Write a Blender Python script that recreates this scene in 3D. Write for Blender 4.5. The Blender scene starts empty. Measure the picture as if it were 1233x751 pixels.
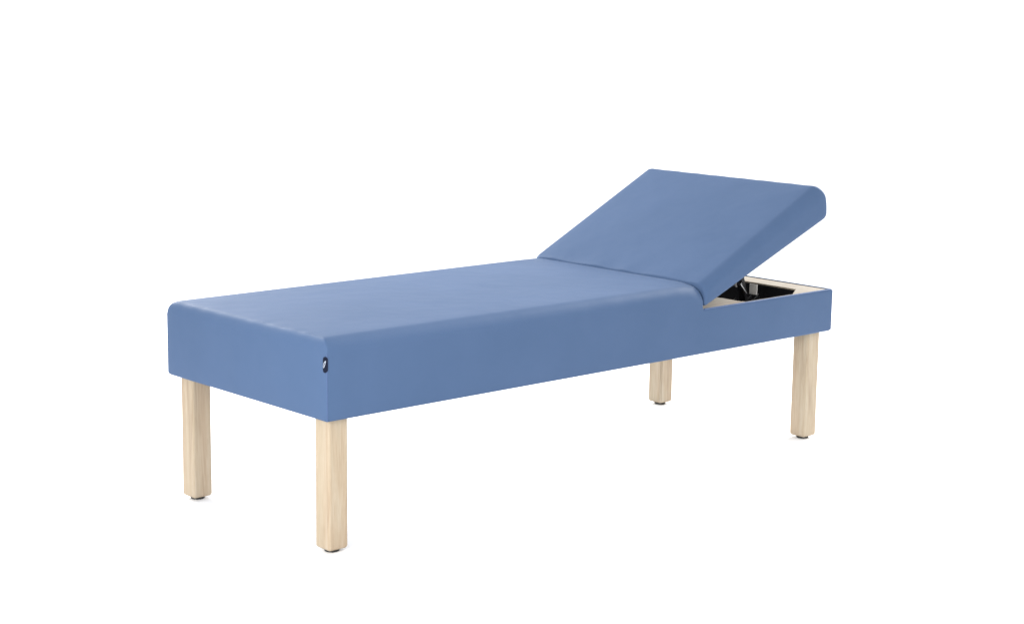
import bpy, bmesh, math
from mathutils import Vector, Matrix

S = bpy.context.scene
COL = S.collection

# ------------------------------------------------------------------ materials
def new_mat(name):
    m = bpy.data.materials.new(name); m.use_nodes = True
    nt = m.node_tree
    return m, nt, nt.nodes['Principled BSDF']

def vinyl_mat():
    m, nt, b = new_mat('blue_vinyl')
    N, L = nt.nodes.new, nt.links.new
    tc = N('ShaderNodeTexCoord')
    # broad, faint dye variation
    n1 = N('ShaderNodeTexNoise'); n1.inputs['Scale'].default_value = 5; n1.inputs['Detail'].default_value = 3
    L(tc.outputs['Object'], n1.inputs['Vector'])
    cr = N('ShaderNodeValToRGB')
    cr.color_ramp.elements[0].position = .3; cr.color_ramp.elements[1].position = .7
    cr.color_ramp.elements[0].color = (*VIN_A, 1); cr.color_ramp.elements[1].color = (*VIN_B, 1)
    L(n1.outputs['Fac'], cr.inputs['Fac']); L(cr.outputs['Color'], b.inputs['Base Color'])
    b.inputs['Roughness'].default_value = .56
    b.inputs['Specular IOR Level'].default_value = .13
    # fine leather grain + soft dents of stretched cover
    v = N('ShaderNodeTexVoronoi'); v.inputs['Scale'].default_value = 620
    L(tc.outputs['Object'], v.inputs['Vector'])
    n2 = N('ShaderNodeTexNoise'); n2.inputs['Scale'].default_value = 9; n2.inputs['Detail'].default_value = 2
    L(tc.outputs['Object'], n2.inputs['Vector'])
    b1 = N('ShaderNodeBump'); b1.inputs['Strength'].default_value = .25; b1.inputs['Distance'].default_value = .0004
    L(v.outputs['Distance'], b1.inputs['Height'])
    b2 = N('ShaderNodeBump'); b2.inputs['Strength'].default_value = .45; b2.inputs['Distance'].default_value = .006
    L(n2.outputs['Fac'], b2.inputs['Height']); L(b1.outputs['Normal'], b2.inputs['Normal'])
    L(b2.outputs['Normal'], b.inputs['Normal'])
    return m

def wood_mat(name='pale_wood', stretch=(14, 14, .9), dark=(.30, .228, .158), light=(.425, .368, .283)):
    m, nt, b = new_mat(name)
    N, L = nt.nodes.new, nt.links.new
    tc = N('ShaderNodeTexCoord'); oi = N('ShaderNodeObjectInfo')
    off = N('ShaderNodeVectorMath'); off.operation = 'ADD'
    L(tc.outputs['Object'], off.inputs[0])
    mul = N('ShaderNodeMath'); mul.operation = 'MULTIPLY'; mul.inputs[1].default_value = 7.0
    L(oi.outputs['Random'], mul.inputs[0]); L(mul.outputs[0], off.inputs[1])
    mp = N('ShaderNodeMapping'); mp.inputs['Scale'].default_value = stretch
    L(off.outputs[0], mp.inputs['Vector'])
    n = N('ShaderNodeTexNoise'); n.inputs['Scale'].default_value = 3.2; n.inputs['Detail'].default_value = 6
    n.inputs['Roughness'].default_value = .62; n.inputs['Distortion'].default_value = .7
    L(mp.outputs['Vector'], n.inputs['Vector'])
    mp2 = N('ShaderNodeMapping'); mp2.inputs['Scale'].default_value = tuple(s * 7 for s in stretch)
    L(off.outputs[0], mp2.inputs['Vector'])
    nf = N('ShaderNodeTexNoise'); nf.inputs['Scale'].default_value = 3; nf.inputs['Detail'].default_value = 4
    L(mp2.outputs['Vector'], nf.inputs['Vector'])
    cr = N('ShaderNodeValToRGB'); e = cr.color_ramp.elements
    e[0].position = .30; e[0].color = (*dark, 1)
    e[1].position = .68; e[1].color = (*light, 1)
    k = e.new(.48); k.color = (light[0]*.92, light[1]*.86, light[2]*.80, 1)
    L(n.outputs['Fac'], cr.inputs['Fac'])
    mx = N('ShaderNodeMix'); mx.data_type = 'RGBA'; mx.blend_type = 'MULTIPLY'; mx.inputs['Factor'].default_value = .35
    cr2 = N('ShaderNodeValToRGB'); cr2.color_ramp.elements[0].position = .35; cr2.color_ramp.elements[1].position = .6
    cr2.color_ramp.elements[0].color = (.72, .66, .58, 1); cr2.color_ramp.elements[1].color = (1, 1, 1, 1)
    L(nf.outputs['Fac'], cr2.inputs['Fac'])
    L(cr.outputs['Color'], mx.inputs['A']); L(cr2.outputs['Color'], mx.inputs['B'])
    mp3 = N('ShaderNodeMapping'); mp3.inputs['Scale'].default_value = tuple(s*.55 for s in stretch)
    L(off.outputs[0], mp3.inputs['Vector'])
    nb = N('ShaderNodeTexNoise'); nb.inputs['Scale'].default_value = 3.0; nb.inputs['Detail'].default_value = 2
    L(mp3.outputs['Vector'], nb.inputs['Vector'])
    cr3 = N('ShaderNodeValToRGB'); cr3.color_ramp.elements[0].position = .38; cr3.color_ramp.elements[1].position = .62
    cr3.color_ramp.elements[0].color = (1, .95, .91, 1); cr3.color_ramp.elements[1].color = (1, 1, .98, 1)
    L(nb.outputs['Fac'], cr3.inputs['Fac'])
    mx3 = N('ShaderNodeMix'); mx3.data_type = 'RGBA'; mx3.blend_type = 'MULTIPLY'; mx3.inputs['Factor'].default_value = 1
    L(mx.outputs['Result'], mx3.inputs['A']); L(cr3.outputs['Color'], mx3.inputs['B'])
    L(mx3.outputs['Result'], b.inputs['Base Color'])
    b.inputs['Roughness'].default_value = .5
    bp = N('ShaderNodeBump'); bp.inputs['Strength'].default_value = .15; bp.inputs['Distance'].default_value = .0005
    L(nf.outputs['Fac'], bp.inputs['Height']); L(bp.outputs['Normal'], b.inputs['Normal'])
    return m

def plain(name, col, rough, metal=0, nscale=60, amp=.12, bump=.1):
    m, nt, b = new_mat(name)
    N, L = nt.nodes.new, nt.links.new
    tc = N('ShaderNodeTexCoord'); n = N('ShaderNodeTexNoise'); n.inputs['Scale'].default_value = nscale
    n.inputs['Detail'].default_value = 3
    L(tc.outputs['Object'], n.inputs['Vector'])
    cr = N('ShaderNodeValToRGB')
    cr.color_ramp.elements[0].color = (*[c*(1-amp) for c in col], 1)
    cr.color_ramp.elements[1].color = (*[min(1, c*(1+amp)) for c in col], 1)
    L(n.outputs['Fac'], cr.inputs['Fac']); L(cr.outputs['Color'], b.inputs['Base Color'])
    b.inputs['Roughness'].default_value = rough; b.inputs['Metallic'].default_value = metal
    bp = N('ShaderNodeBump'); bp.inputs['Strength'].default_value = bump; bp.inputs['Distance'].default_value = .0005
    L(n.outputs['Fac'], bp.inputs['Height']); L(bp.outputs['Normal'], b.inputs['Normal'])
    return m

VIN_A = (.0575, .101, .193); VIN_B = (.0640, .109, .206)
M_VIN = vinyl_mat()
M_SEAM = plain('seam_thread', (.055, .10, .22), .6, nscale=400)
M_WOOD = wood_mat()
M_PLY = wood_mat('ply', (1.2, 14, 14), (.25, .22, .185), (.36, .33, .275))
M_BLACK = plain('black_liner', (.008, .008, .010), .7, nscale=200)
M_STEEL_BLK = plain('black_steel', (.012, .012, .014), .38)
M_STEEL = plain('bright_steel', (.62, .63, .64), .28, metal=1)
M_NYLON = plain('white_nylon', (.88, .85, .80), .5)
M_RUBBER = plain('black_rubber', (.02, .02, .018), .55)
M_TAG = plain('tag_cloth', (.006, .009, .022), .75, nscale=900, bump=.3)
M_TAG.node_tree.nodes['Principled BSDF'].inputs['Specular IOR Level'].default_value = .12
M_BLACK.node_tree.nodes['Principled BSDF'].inputs['Specular IOR Level'].default_value = .08
M_MARK = plain('tag_thread', (.34, .38, .46), .6, nscale=900)
M_FLOOR = plain('white_floor', (.93, .93, .93), .9, nscale=3, amp=.004, bump=.0)
M_FLOOR.node_tree.nodes['Principled BSDF'].inputs['Specular IOR Level'].default_value = 0.0

# ------------------------------------------------------------------ helpers
def link(name, bm, mat, parent=None, smooth=True, angle=35):
    me = bpy.data.meshes.new(name)
    bmesh.ops.recalc_face_normals(bm, faces=bm.faces[:])
    bm.to_mesh(me); bm.free()
    me.materials.append(mat)
    o = bpy.data.objects.new(name, me); COL.objects.link(o)
    if parent: o.parent = parent
    if smooth:
        for p in me.polygons: p.use_smooth = True
        me.set_sharp_from_angle(angle=math.radians(angle))
    return o

def loft(bm, rings, cap0=True, cap1=True):
    vr = [[bm.verts.new(p) for p in r] for r in rings]
    n = len(vr[0])
    for a, b in zip(vr, vr[1:]):
        for i in range(n):
            j = (i+1) % n
            bm.faces.new((a[i], a[j], b[j], b[i]))
    if cap0: bm.faces.new(list(reversed(vr[0])))
    if cap1: bm.faces.new(vr[-1])
    return vr

def rect_ring(x0, x1, y0, y1, z, r, nseg=5, sub=24):
    """rounded rectangle outline, straight sides subdivided"""
    pts = []
    cs = [(x1-r, y0+r, -90), (x1-r, y1-r, 0), (x0+r, y1-r, 90), (x0+r, y0+r, 180)]
    cor = []
    for cx, cy, a0 in cs:
        cor.append([(cx+r*math.cos(math.radians(a0+90*k/nseg)), cy+r*math.sin(math.radians(a0+90*k/nseg))) for k in range(nseg+1)])
    for i in range(4):
        pts += cor[i]
        a, b = cor[i][-1], cor[(i+1) % 4][0]
        for k in range(1, sub):
            t = k/sub
            pts.append((a[0]+(b[0]-a[0])*t, a[1]+(b[1]-a[1])*t))
    return [(x, y, z) for x, y in pts]

def block_rings(x0, x1, y0, y1, z0, z1, rp, ix0, ix1, iy, drop, rb, dome=0., steps=8, iyf=None):
    """soft upholstered block: plan corner radius rp, top edge rolled over by
    ix0/ix1/iy horizontally and drop vertically, bottom edge radius rb"""
    R = []
    iyf = iy if iyf is None else iyf               # roll-over of the far side
    for k in range(5):
        a = math.radians(90*k/4); c = rb*(1-math.sin(a)); z = z0+rb*(1-math.cos(a))
        R.append(rect_ring(x0+c, x1-c, y0+c, y1-c, z, rp))
    zs = z1-drop
    for k in range(1, 7):
        R.append(rect_ring(x0, x1, y0, y1, z0+rb+(zs-z0-rb)*k/6, rp))
    for k in range(1, steps+1):
        a = math.radians(90*k/steps); f = 1-math.cos(a); z = zs+drop*math.sin(a)
        R.append(rect_ring(x0+ix0*f, x1-ix1*f, y0+iy*f, y1-iyf*f, z, max(rp, .5*f*min(iy, ix0+.001))))
    hw = min((y1-y0)/2-iy-.0125, (x1-x0-ix0-ix1)/2-.0125)
    for k in range(1, 11):
        t = k/10; e = hw*t
        R.append(rect_ring(x0+ix0+e, x1-ix1-e, y0+iy+e, y1-iyf-e, z1+dome*math.sin(t*math.pi/2), .012))
    return R

def box(bm, x0, x1, y0, y1, z0, z1, bev=0.0):
    b2 = bmesh.new()
    bmesh.ops.create_cube(b2, size=1)
    for v in b2.verts:
        v.co = Vector(((x0+x1)/2+v.co.x*(x1-x0), (y0+y1)/2+v.co.y*(y1-y0), (z0+z1)/2+v.co.z*(z1-z0)))
    if bev: bmesh.ops.bevel(b2, geom=b2.edges[:], offset=bev, segments=3, affect='EDGES', profile=.5)
    me = bpy.data.meshes.new('t'); b2.to_mesh(me); b2.free(); bm.from_mesh(me); bpy.data.meshes.remove(me)

def tube(bm, p0, p1, r, n=16):
    p0, p1 = Vector(p0), Vector(p1); d = (p1-p0).normalized()
    a = d.orthogonal().normalized(); b = d.cross(a)
    loft(bm, [[p+a*r*math.cos(2*math.pi*i/n)+b*r*math.sin(2*math.pi*i/n) for i in range(n)] for p in (p0, p1)])

def prism(bm, pts, z0, z1):
    loft(bm, [[(x, y, z0) for x, y in pts], [(x, y, z1) for x, y in pts]])

def bar(bm, p0, p1, w, h, side=(0, 1, 0), bev=0):
    """flat rectangular bar from p0 to p1, w across 'side', h the other way"""
    p0, p1 = Vector(p0), Vector(p1); d = (p1-p0).normalized(); s = Vector(side); n = d.cross(s).normalized()
    loft(bm, [[p+s*w/2*a+n*h/2*b for a, b in ((-1, -1), (1, -1), (1, 1), (-1, 1))] for p in (p0, p1)])

# ------------------------------------------------------------------ dimensions (fitted to the photograph)
LEN, WID = 1.83, .6745
ZB, ZT, ZR = .321, .513, .4455        # underside, mattress top, frame top
XH = 1.266                             # hinge line of the head section
LEG, INS = .055, .0228

couch = bpy.data.objects.new('treatment_couch', None); COL.objects.link(couch)
couch.empty_display_size = .2
couch['label'] = 'blue vinyl treatment couch with raised headrest on four square pale wooden legs'
couch['category'] = 'couch'

# ---- padded body: mattress and frame under one cover, open well at the head end
bm = bmesh.new()
R = block_rings(0, XH, 0, WID, ZB, ZT, .0045, .017, .006, .034, .032, .007, dome=.003)
k = next(i for i, r in enumerate(R) if r[0][2] > ZR)
R.insert(k, [(x, y, ZR+.0012) for x, y, z in R[k]]); R.insert(k, [(x, y, ZR) for x, y, z in R[k]])
# below the frame top the long sides run straight on into the frame rails: no rounding there
for k, ring in enumerate(R):
    if ring[0][2] > ZR: break
    xm = max(p[0] for p in ring); xn = min(p[0] for p in ring); ym = min(p[1] for p in ring); yM = max(p[1] for p in ring)
    out = []
    for x, y, z in ring:
        if x > xm-.0046 and y < ym+.0046: y = ym
        if x > xm-.0046 and y > yM-.0046: y = yM
        out.append((xn+(x-xn)*(XH-xn)/(xm-xn), y, z))
    R[k] = out
loft(bm, R)
# soft puckers where the cover folds over the foot edge, slight swell of the foam
for v in bm.verts:
    x, y, z = v.co
    if z > ZT-.05:
        w = max(0, 1-x/.06)
        v.co.z += .0009*w*math.sin(y*92)+.0006*w*math.sin(y*151+1)
        v.co.z -= .0012*max(0, 1-abs(x-XH)/.1)
    if z > ZR+.002 and y < .10:                          # the foam gives way at the hinge, near side
        v.co.z -= .020*(1-y/.10)**2*max(0, 1-(XH-x)/.09)**2*min(1, (z-ZR)/.03)
    if ZB+.02 < z < ZT-.02:
        s = math.sin((z-ZB)/(ZT-ZB)*math.pi)
        if x < .001: v.co.x -= .0022*s*math.sin(math.pi*max(0, min(1, y/WID)))
        if y < .001 and x < XH-.02: v.co.y -= .002*s*math.sin(math.pi*x/XH)**2
        if y > WID-.001: v.co.y += .003*s
# the wrapped rails of the frame around the head well (vinyl skin of 4 mm, open towards the mattress)
def u_path(o, ysk, rc=.007):
    pts = [(XH, o)]
    for k in range(6):
        a = math.radians(-90+90*k/5); r = max(.0005, rc-o); pts.append((LEN-o-r+r*math.cos(a), o+r+r*math.sin(a)))
    for k in range(6):
        a = math.radians(0+90*k/5); r = max(.0005, rc-o); pts.append((LEN-o-r+r*math.cos(a), WID-o-r+r*math.sin(a)))
    pts.append((XH, WID-o))
    return pts
prof = [(.007*(1-math.sin(math.radians(90*k/4))), ZB+.007*(1-math.cos(math.radians(90*k/4)))) for k in range(5)]+[(0, ZB+.012), (0, ZB+.03), (0, ZR-.03), (0, ZR-.009), (.0012, ZR-.0015), (.004, ZR), (.009, ZR), (.009, ZR-.010)]
rows = [[bm.verts.new((x, y, z)) for x, y in u_path(o, 0)] for o, z in prof]
rows.append([bm.verts.new((x, y, ZB)) for x, y in u_path(.03, 0)])
order = [rows[-1]]+rows[:-1]
for a, b in zip(order, order[1:]):
    for i in range(len(a)-1):
        bm.faces.new((a[i], a[i+1], b[i+1], b[i]))
link('padded_body', bm, M_VIN, couch, angle=50)

# ---- corner seams of the cover
def seam(x, y, z0, z1, r=.0011):
    bm = bmesh.new()
    n = 14
    rings = []
    for k in range(n+1):
        z = z0+(z1-z0)*k/n
        rings.append([(x+r*math.cos(2*math.pi*i/8), y+r*math.sin(2*math.pi*i/8), z) for i in range(8)])
    loft(bm, rings)
    return link('corner_seam', bm, M_SEAM, couch)
seam(.0016, .0004, ZB+.002, ZT-.034)
seam(.0012, WID-.0012, ZB+.006, ZT-.034)
seam(LEN-.0016, .0016, ZB+.004, ZR-.003, .001)

bm = bmesh.new()
tube(bm, (XH+.006, .0009, ZR-.0006), (LEN-.007, .0009, ZR-.0006), .0014, 10)
link('edge_welt', bm, M_SEAM, couch)

# ---- wooden frame seen in the well
for ya, yb in ((.0095, .028), (WID-.028, WID-.0095)):
    bm = bmesh.new()
    box(bm, XH-.01, 1.745, ya, yb, ZB+.004, ZR-.004, .001)
    link('side_rail', bm, M_PLY, couch, smooth=False)
bm = bmesh.new()
box(bm, 1.747, LEN-.0095, .0095, WID-.0095, ZR-.045, ZR-.002, .0015)
link('head_rail', bm, M_PLY, couch, smooth=False)
bm = bmesh.new()
box(bm, XH-.012, 1.462, .0285, WID-.0285, ZR-.022, ZR-.003, .0012)
box(bm, XH+.004, 1.462, .0098, .0285, ZR-.0035, ZR-.002, 0)
link('deck_board', bm, M_PLY, couch, smooth=False)
for s in (0, 1):
    bm = bmesh.new()
    P = [(1.655, .0098), (1.7465, .0098), (1.7465, .070)]
    if s: P = [(x, WID-y) for x, y in reversed(P)]
    prism(bm, P, ZR-.020, ZR-.0015)
    link('corner_gusset', bm, M_PLY, couch, smooth=False)

# ---- black dust liner at the bottom of the well and up the inside faces
bm = bmesh.new()
box(bm, XH-.01, 1.744, .0295, WID-.0295, ZB+.012, ZB+.016)
box(bm, 1.742, 1.7455, .0295, WID-.0295, ZB+.0165, ZR-.006)
box(bm, 1.4635, 1.741, WID-.0335, WID-.0295, ZB+.0165, ZR-.006)
box(bm, 1.4635, 1.741, .0295, .0335, ZB+.0165, ZR-.006)
link('well_liner', bm, M_BLACK, couch, smooth=False)

# ---- headrest pad
B0, B1 = Vector((1.272, .449)), Vector((1.790, .655))
T0, T1 = Vector((1.2715, .514)), Vector((1.768, .7585))
LP, TP = .55, .080
R = block_rings(0, LP, 0, WID, 0, TP, .010, .004, .026, .032, .034, .012, dome=.005, iyf=.014)
def warp(p):
    x, y, z = p; u, w = x/LP, z/TP
    q = (B0*(1-u)+B1*u)*(1-w)+(T0*(1-u)+T1*u)*w
    if y > WID*.9: y += .006*(y-WID*.9)/(WID*.1)
    q.x += .008*max(0, u-.8)/.2*math.sin(math.pi*min(1, max(0, w)))
    if w > .35:      # cover gathers a little at the hinge end and over the free end
        g = max(0, 1-u/.16)**2; h = max(0, (u-.9)/.1)**2
        q.y += g*.0016*math.sin(y*46+1.2*math.sin(y*19))*min(1, y/.03)+h*.0008*math.sin(y*70)
        q.y -= .004*g*max(0, 1-y/.09)
    return Vector((q.x, y, q.y))
bm = bmesh.new()
loft(bm, [[warp(p) for p in r] for r in R])
head = link('headrest', bm, M_VIN, couch, angle=50)
# board under the pad
bm = bmesh.new()
nrm = Vector((B1.y-B0.y, 0, -(B1.x-B0.x))).normalized()
rr = []
for u in (.04, .97):
    q = B0*(1-u)+B1*u
    rr.append([Vector((q.x, y, q.y))+nrm*t for y, t in ((.02, -.002), (.02, .004), (WID-.02, .004), (WID-.02, -.002))])
loft(bm, rr)
link('backing_board', bm, M_BLACK, head, smooth=False)

# ---- ratchet mechanism: two arms from the headrest down to toothed racks
def under(u, y, d=0.0):
    q = B0*(1-u)+B1*u
    return Vector((q.x, y, q.y))+nrm*d
for y in (.150, WID-.150):
    bm = bmesh.new()
    bar(bm, under(.56, y, .004), (1.618, y, ZR-.050), .022, .012)
    bar(bm, under(.42, y, .008), under(.66, y, .008), .034, .008)
    tube(bm, (1.616, y-.018, ZR-.048), (1.616, y+.018, ZR-.048), .009)
    sa = link('support_arm', bm, M_STEEL_BLK, couch, angle=30)
    bm = bmesh.new()
    bar(bm, (1.50, y+.03, ZR-.066), (1.74, y+.03, ZR-.066), .004, .05)
    for k in range(6):
        x = 1.52+k*.034
        loft(bm, [[(x, yy, ZR-.042), (x+.022, yy, ZR-.042), (x+.022, yy, ZR-.026)] for yy in (y+.028, y+.032)])
    link('ratchet_rack', bm, M_STEEL_BLK, couch, smooth=False)
bm = bmesh.new()
tube(bm, (1.565, .13, .470), (1.595, .13, .438), .0035)
tube(bm, (1.565, .13, .470), (1.5645, .13, .4705), .006)
link('release_rod', bm, M_STEEL, couch, angle=30)
bm = bmesh.new()
box(bm, 1.628, 1.631, .118, .146, .432, .462, .001)
link('hinge_bracket', bm, M_NYLON, couch, angle=30)
bm = bmesh.new()
tube(bm, (1.600, .170, .458), (1.600, .19, .458), .007)
link('pivot_bolt', bm, M_STEEL, couch, angle=30)

# ---- legs
def make_leg():
    bm = bmesh.new(); h = LEG/2; c = .0036
    def ring(hh, cc, z):
        return [(hh-cc, -hh, z), (hh, -hh+cc, z), (hh, hh-cc, z), (hh-cc, hh, z), (-hh+cc, hh, z), (-hh, hh-cc, z), (-hh, -hh+cc, z), (-hh+cc, -hh, z)]
    loft(bm, [ring(h-.004, c*.6, .008), ring(h-.0008, c, .0115), ring(h, c, .015), ring(h, c, .326)])
    bmesh.ops.bevel(bm, geom=[e for e in bm.edges if abs(e.verts[0].co.z-e.verts[1].co.z) > .1], offset=.0012, segments=2, affect='EDGES')
    leg = link('leg', bm, M_WOOD, couch, angle=32)
    bm = bmesh.new(); n = 28
    loft(bm, [[(r*math.cos(2*math.pi*i/n), r*math.sin(2*math.pi*i/n), z) for i in range(n)] for r, z in ((.0165, 0), (.0178, .001), (.0178, .0045), (.0165, .0055), (.013, .0056), (.013, .0085))])
    g = link('glide', bm, M_RUBBER, leg, angle=40)
    return leg, g
leg0, gl0 = make_leg()
a = INS+LEG/2
spots = [(a, a), (a, WID-a), (LEN-a, a), (LEN-a, WID-a)]
leg0.location = (*spots[0], 0)
for k, (x, y) in enumerate(spots[1:]):
    l = leg0.copy(); COL.objects.link(l); l.parent = couch; l.location = (x, y, 0)
    l.rotation_euler.z = 0
    g = gl0.copy(); COL.objects.link(g); g.parent = l

# ---- little woven tag sewn round the near foot corner
def tag_path(t, off):
    """t in metres from the corner: negative on the foot face, positive on the long side"""
    c = .0045
    if t < -c: return (-off-.0006, -t)
    if t > c: return (t, -off-.0006)
    a = math.radians(45*t/c)              # -45..45
    ang = math.radians(225)+a
    return (c+(c+off)*math.cos(ang)-.0003, c+(c+off)*math.sin(ang)-.0003)
bm = bmesh.new()
ts = [-.0100+.0128*k/16 for k in range(17)]
nz = 14
def edge_z(t, top):
    e = min(t-ts[0], ts[-1]-t); r = .0065
    d = 0 if e > r else r-math.sqrt(max(0, r*r-(r-e)**2))
    return (.4735+t*.12-d) if top else (.4370+t*.12+d)
outer, inner = [], []
for t in ts:
    z1, z0 = edge_z(t, 1), edge_z(t, 0)
    outer.append([bm.verts.new((*tag_path(t, .0022), z0+(z1-z0)*k/nz)) for k in range(nz+1)])
    inner.append([bm.verts.new((*tag_path(t, .0003), z0+(z1-z0)*k/nz)) for k in range(nz+1)])
for G in (outer, inner):
    for i in range(len(ts)-1):
        for k in range(nz): bm.faces.new((G[i][k], G[i+1][k], G[i+1][k+1], G[i][k+1]))
for i in range(len(ts)-1):
    for k in (0, nz): bm.faces.new((outer[i][k], outer[i+1][k], inner[i+1][k], inner[i][k]))
for i in (0, len(ts)-1):
    for k in range(nz): bm.faces.new((outer[i][k], outer[i][k+1], inner[i][k+1], inner[i][k]))
tag = link('brand_tag', bm, M_TAG, couch, angle=60)
# slanting open emblem woven on the tag
bm = bmesh.new()
def stroke(pts, w, closed=False):
    for (t0, z0), (t1, z1) in zip(pts, pts[1:]+([pts[0]] if closed else [])):
        d = Vector((t1-t0, z1-z0)); n = Vector((-d.y, d.x)).normalized()*w/2
        for s0, s1 in ((0, .5), (.5, 1)):
            q = []
            for s, sg in ((s0, -1), (s1, -1), (s1, 1), (s0, 1)):
                t = t0+d.x*s+n.x*sg; z = z0+d.y*s+n.y*sg
                q.append(bm.verts.new((*tag_path(t, .0026), z)))
            bm.faces.new(q)
stroke([(-.0075, .4470), (-.0080, .4520), (-.0060, .4580), (-.0015, .4640)], .0017)
stroke([(-.0075, .4470), (-.0048, .4500), (-.0030, .4560), (-.0015, .4640)], .0013)
link('tag_emblem', bm, M_MARK, tag, smooth=False)

# ------------------------------------------------------------------ white studio sweep
bm = bmesh.new()
D = Vector((.666, .746))                         # away from the camera
Nn = Vector((-D.y, D.x))
prof = [(-9, 0)]+[(7+3*math.sin(math.radians(a)), 3-3*math.cos(math.radians(a))) for a in range(0, 91, 6)]+[(10, 9)]
rows = []
for d, z in prof:
    rows.append([bm.verts.new(((D*d+Nn*s).x+.9, (D*d+Nn*s).y+.3, z)) for s in (-9, 0, 9)])
for a_, b_ in zip(rows, rows[1:]):
    for i in range(2): bm.faces.new((a_[i], a_[i+1], b_[i+1], b_[i]))
fl = link('floor', bm, M_FLOOR, None, angle=60)
fl['kind'] = 'structure'
for p in fl.data.polygons:
    pass

# ------------------------------------------------------------------ light
W = bpy.data.worlds.new('World'); S.world = W; W.use_nodes = True
bg = W.node_tree.nodes['Background']
bg.inputs['Color'].default_value = (1, 1, 1, 1); bg.inputs['Strength'].default_value = 1.36

def area_lamp(name, loc, target, sx, sy, power, col=(1, 1, 1), spread=180):
    l = bpy.data.lights.new(name, 'AREA'); l.shape = 'RECTANGLE'; l.size = sx; l.size_y = sy
    l.energy = power; l.color = col; l.spread = math.radians(spread)
    o = bpy.data.objects.new(name, l); COL.objects.link(o); o.location = loc
    o.rotation_euler = (Vector(target)-Vector(loc)).to_track_quat('-Z', 'Y').to_euler()
    return o
area_lamp('added_fill_backdrop', (3.4, 3.1, 5.2), (6.2, 6.2, 1.5), 4, 1.2, 90)  # added unseen lamp, only to push the sweep to full white
area_lamp('softbox_key', (-2.4, -1.3, 1.2), (0, -.1, .35), .9, .9, 9, spread=60)
area_lamp('added_fill_rear_left', (.9, 4.7, 2.1), (.8, .3, 0), 2.6, 1.3, 50, spread=70)  # added lamp above the view, washes out the shadow under the couch
area_lamp('added_fill_rear_right', (5.4, .6, 2.1), (.9, .3, 0), 2.2, 1.3, 58, spread=70)  # added unseen fill from the head side, lifts the floor beneath the couch

# ------------------------------------------------------------------ camera
f, cx, cy, cz, yaw, pit, rol, shx, shy = CAM = (2169.452007, -2.369123, -3.205242, 1.278742, 0.845591, -0.172034, 0.01075, -33.63328, -4.914038)
d = Vector((math.cos(pit)*math.cos(yaw), math.cos(pit)*math.sin(yaw), math.sin(pit)))
r = Vector((math.sin(yaw), -math.cos(yaw), 0)); u = r.cross(d)
r2 = math.cos(rol)*r+math.sin(rol)*u; u2 = -math.sin(rol)*r+math.cos(rol)*u
cam = bpy.data.objects.new('camera', bpy.data.cameras.new('camera')); COL.objects.link(cam)
cam.matrix_world = Matrix(((r2.x, u2.x, -d.x, cx), (r2.y, u2.y, -d.y, cy), (r2.z, u2.z, -d.z, cz), (0, 0, 0, 1)))
cam.data.sensor_width = 36; cam.data.sensor_fit = 'HORIZONTAL'
cam.data.lens = f*36/1233
cam.data.shift_x = -shx/1233; cam.data.shift_y = shy/1233
cam.data.clip_start = .05; cam.data.clip_end = 200
S.camera = cam

S.view_settings.view_transform = 'Standard'; S.view_settings.look = 'None'
S.view_settings.exposure = 0; S.view_settings.gamma = 1
S.cycles.max_bounces = 12; S.cycles.diffuse_bounces = 6
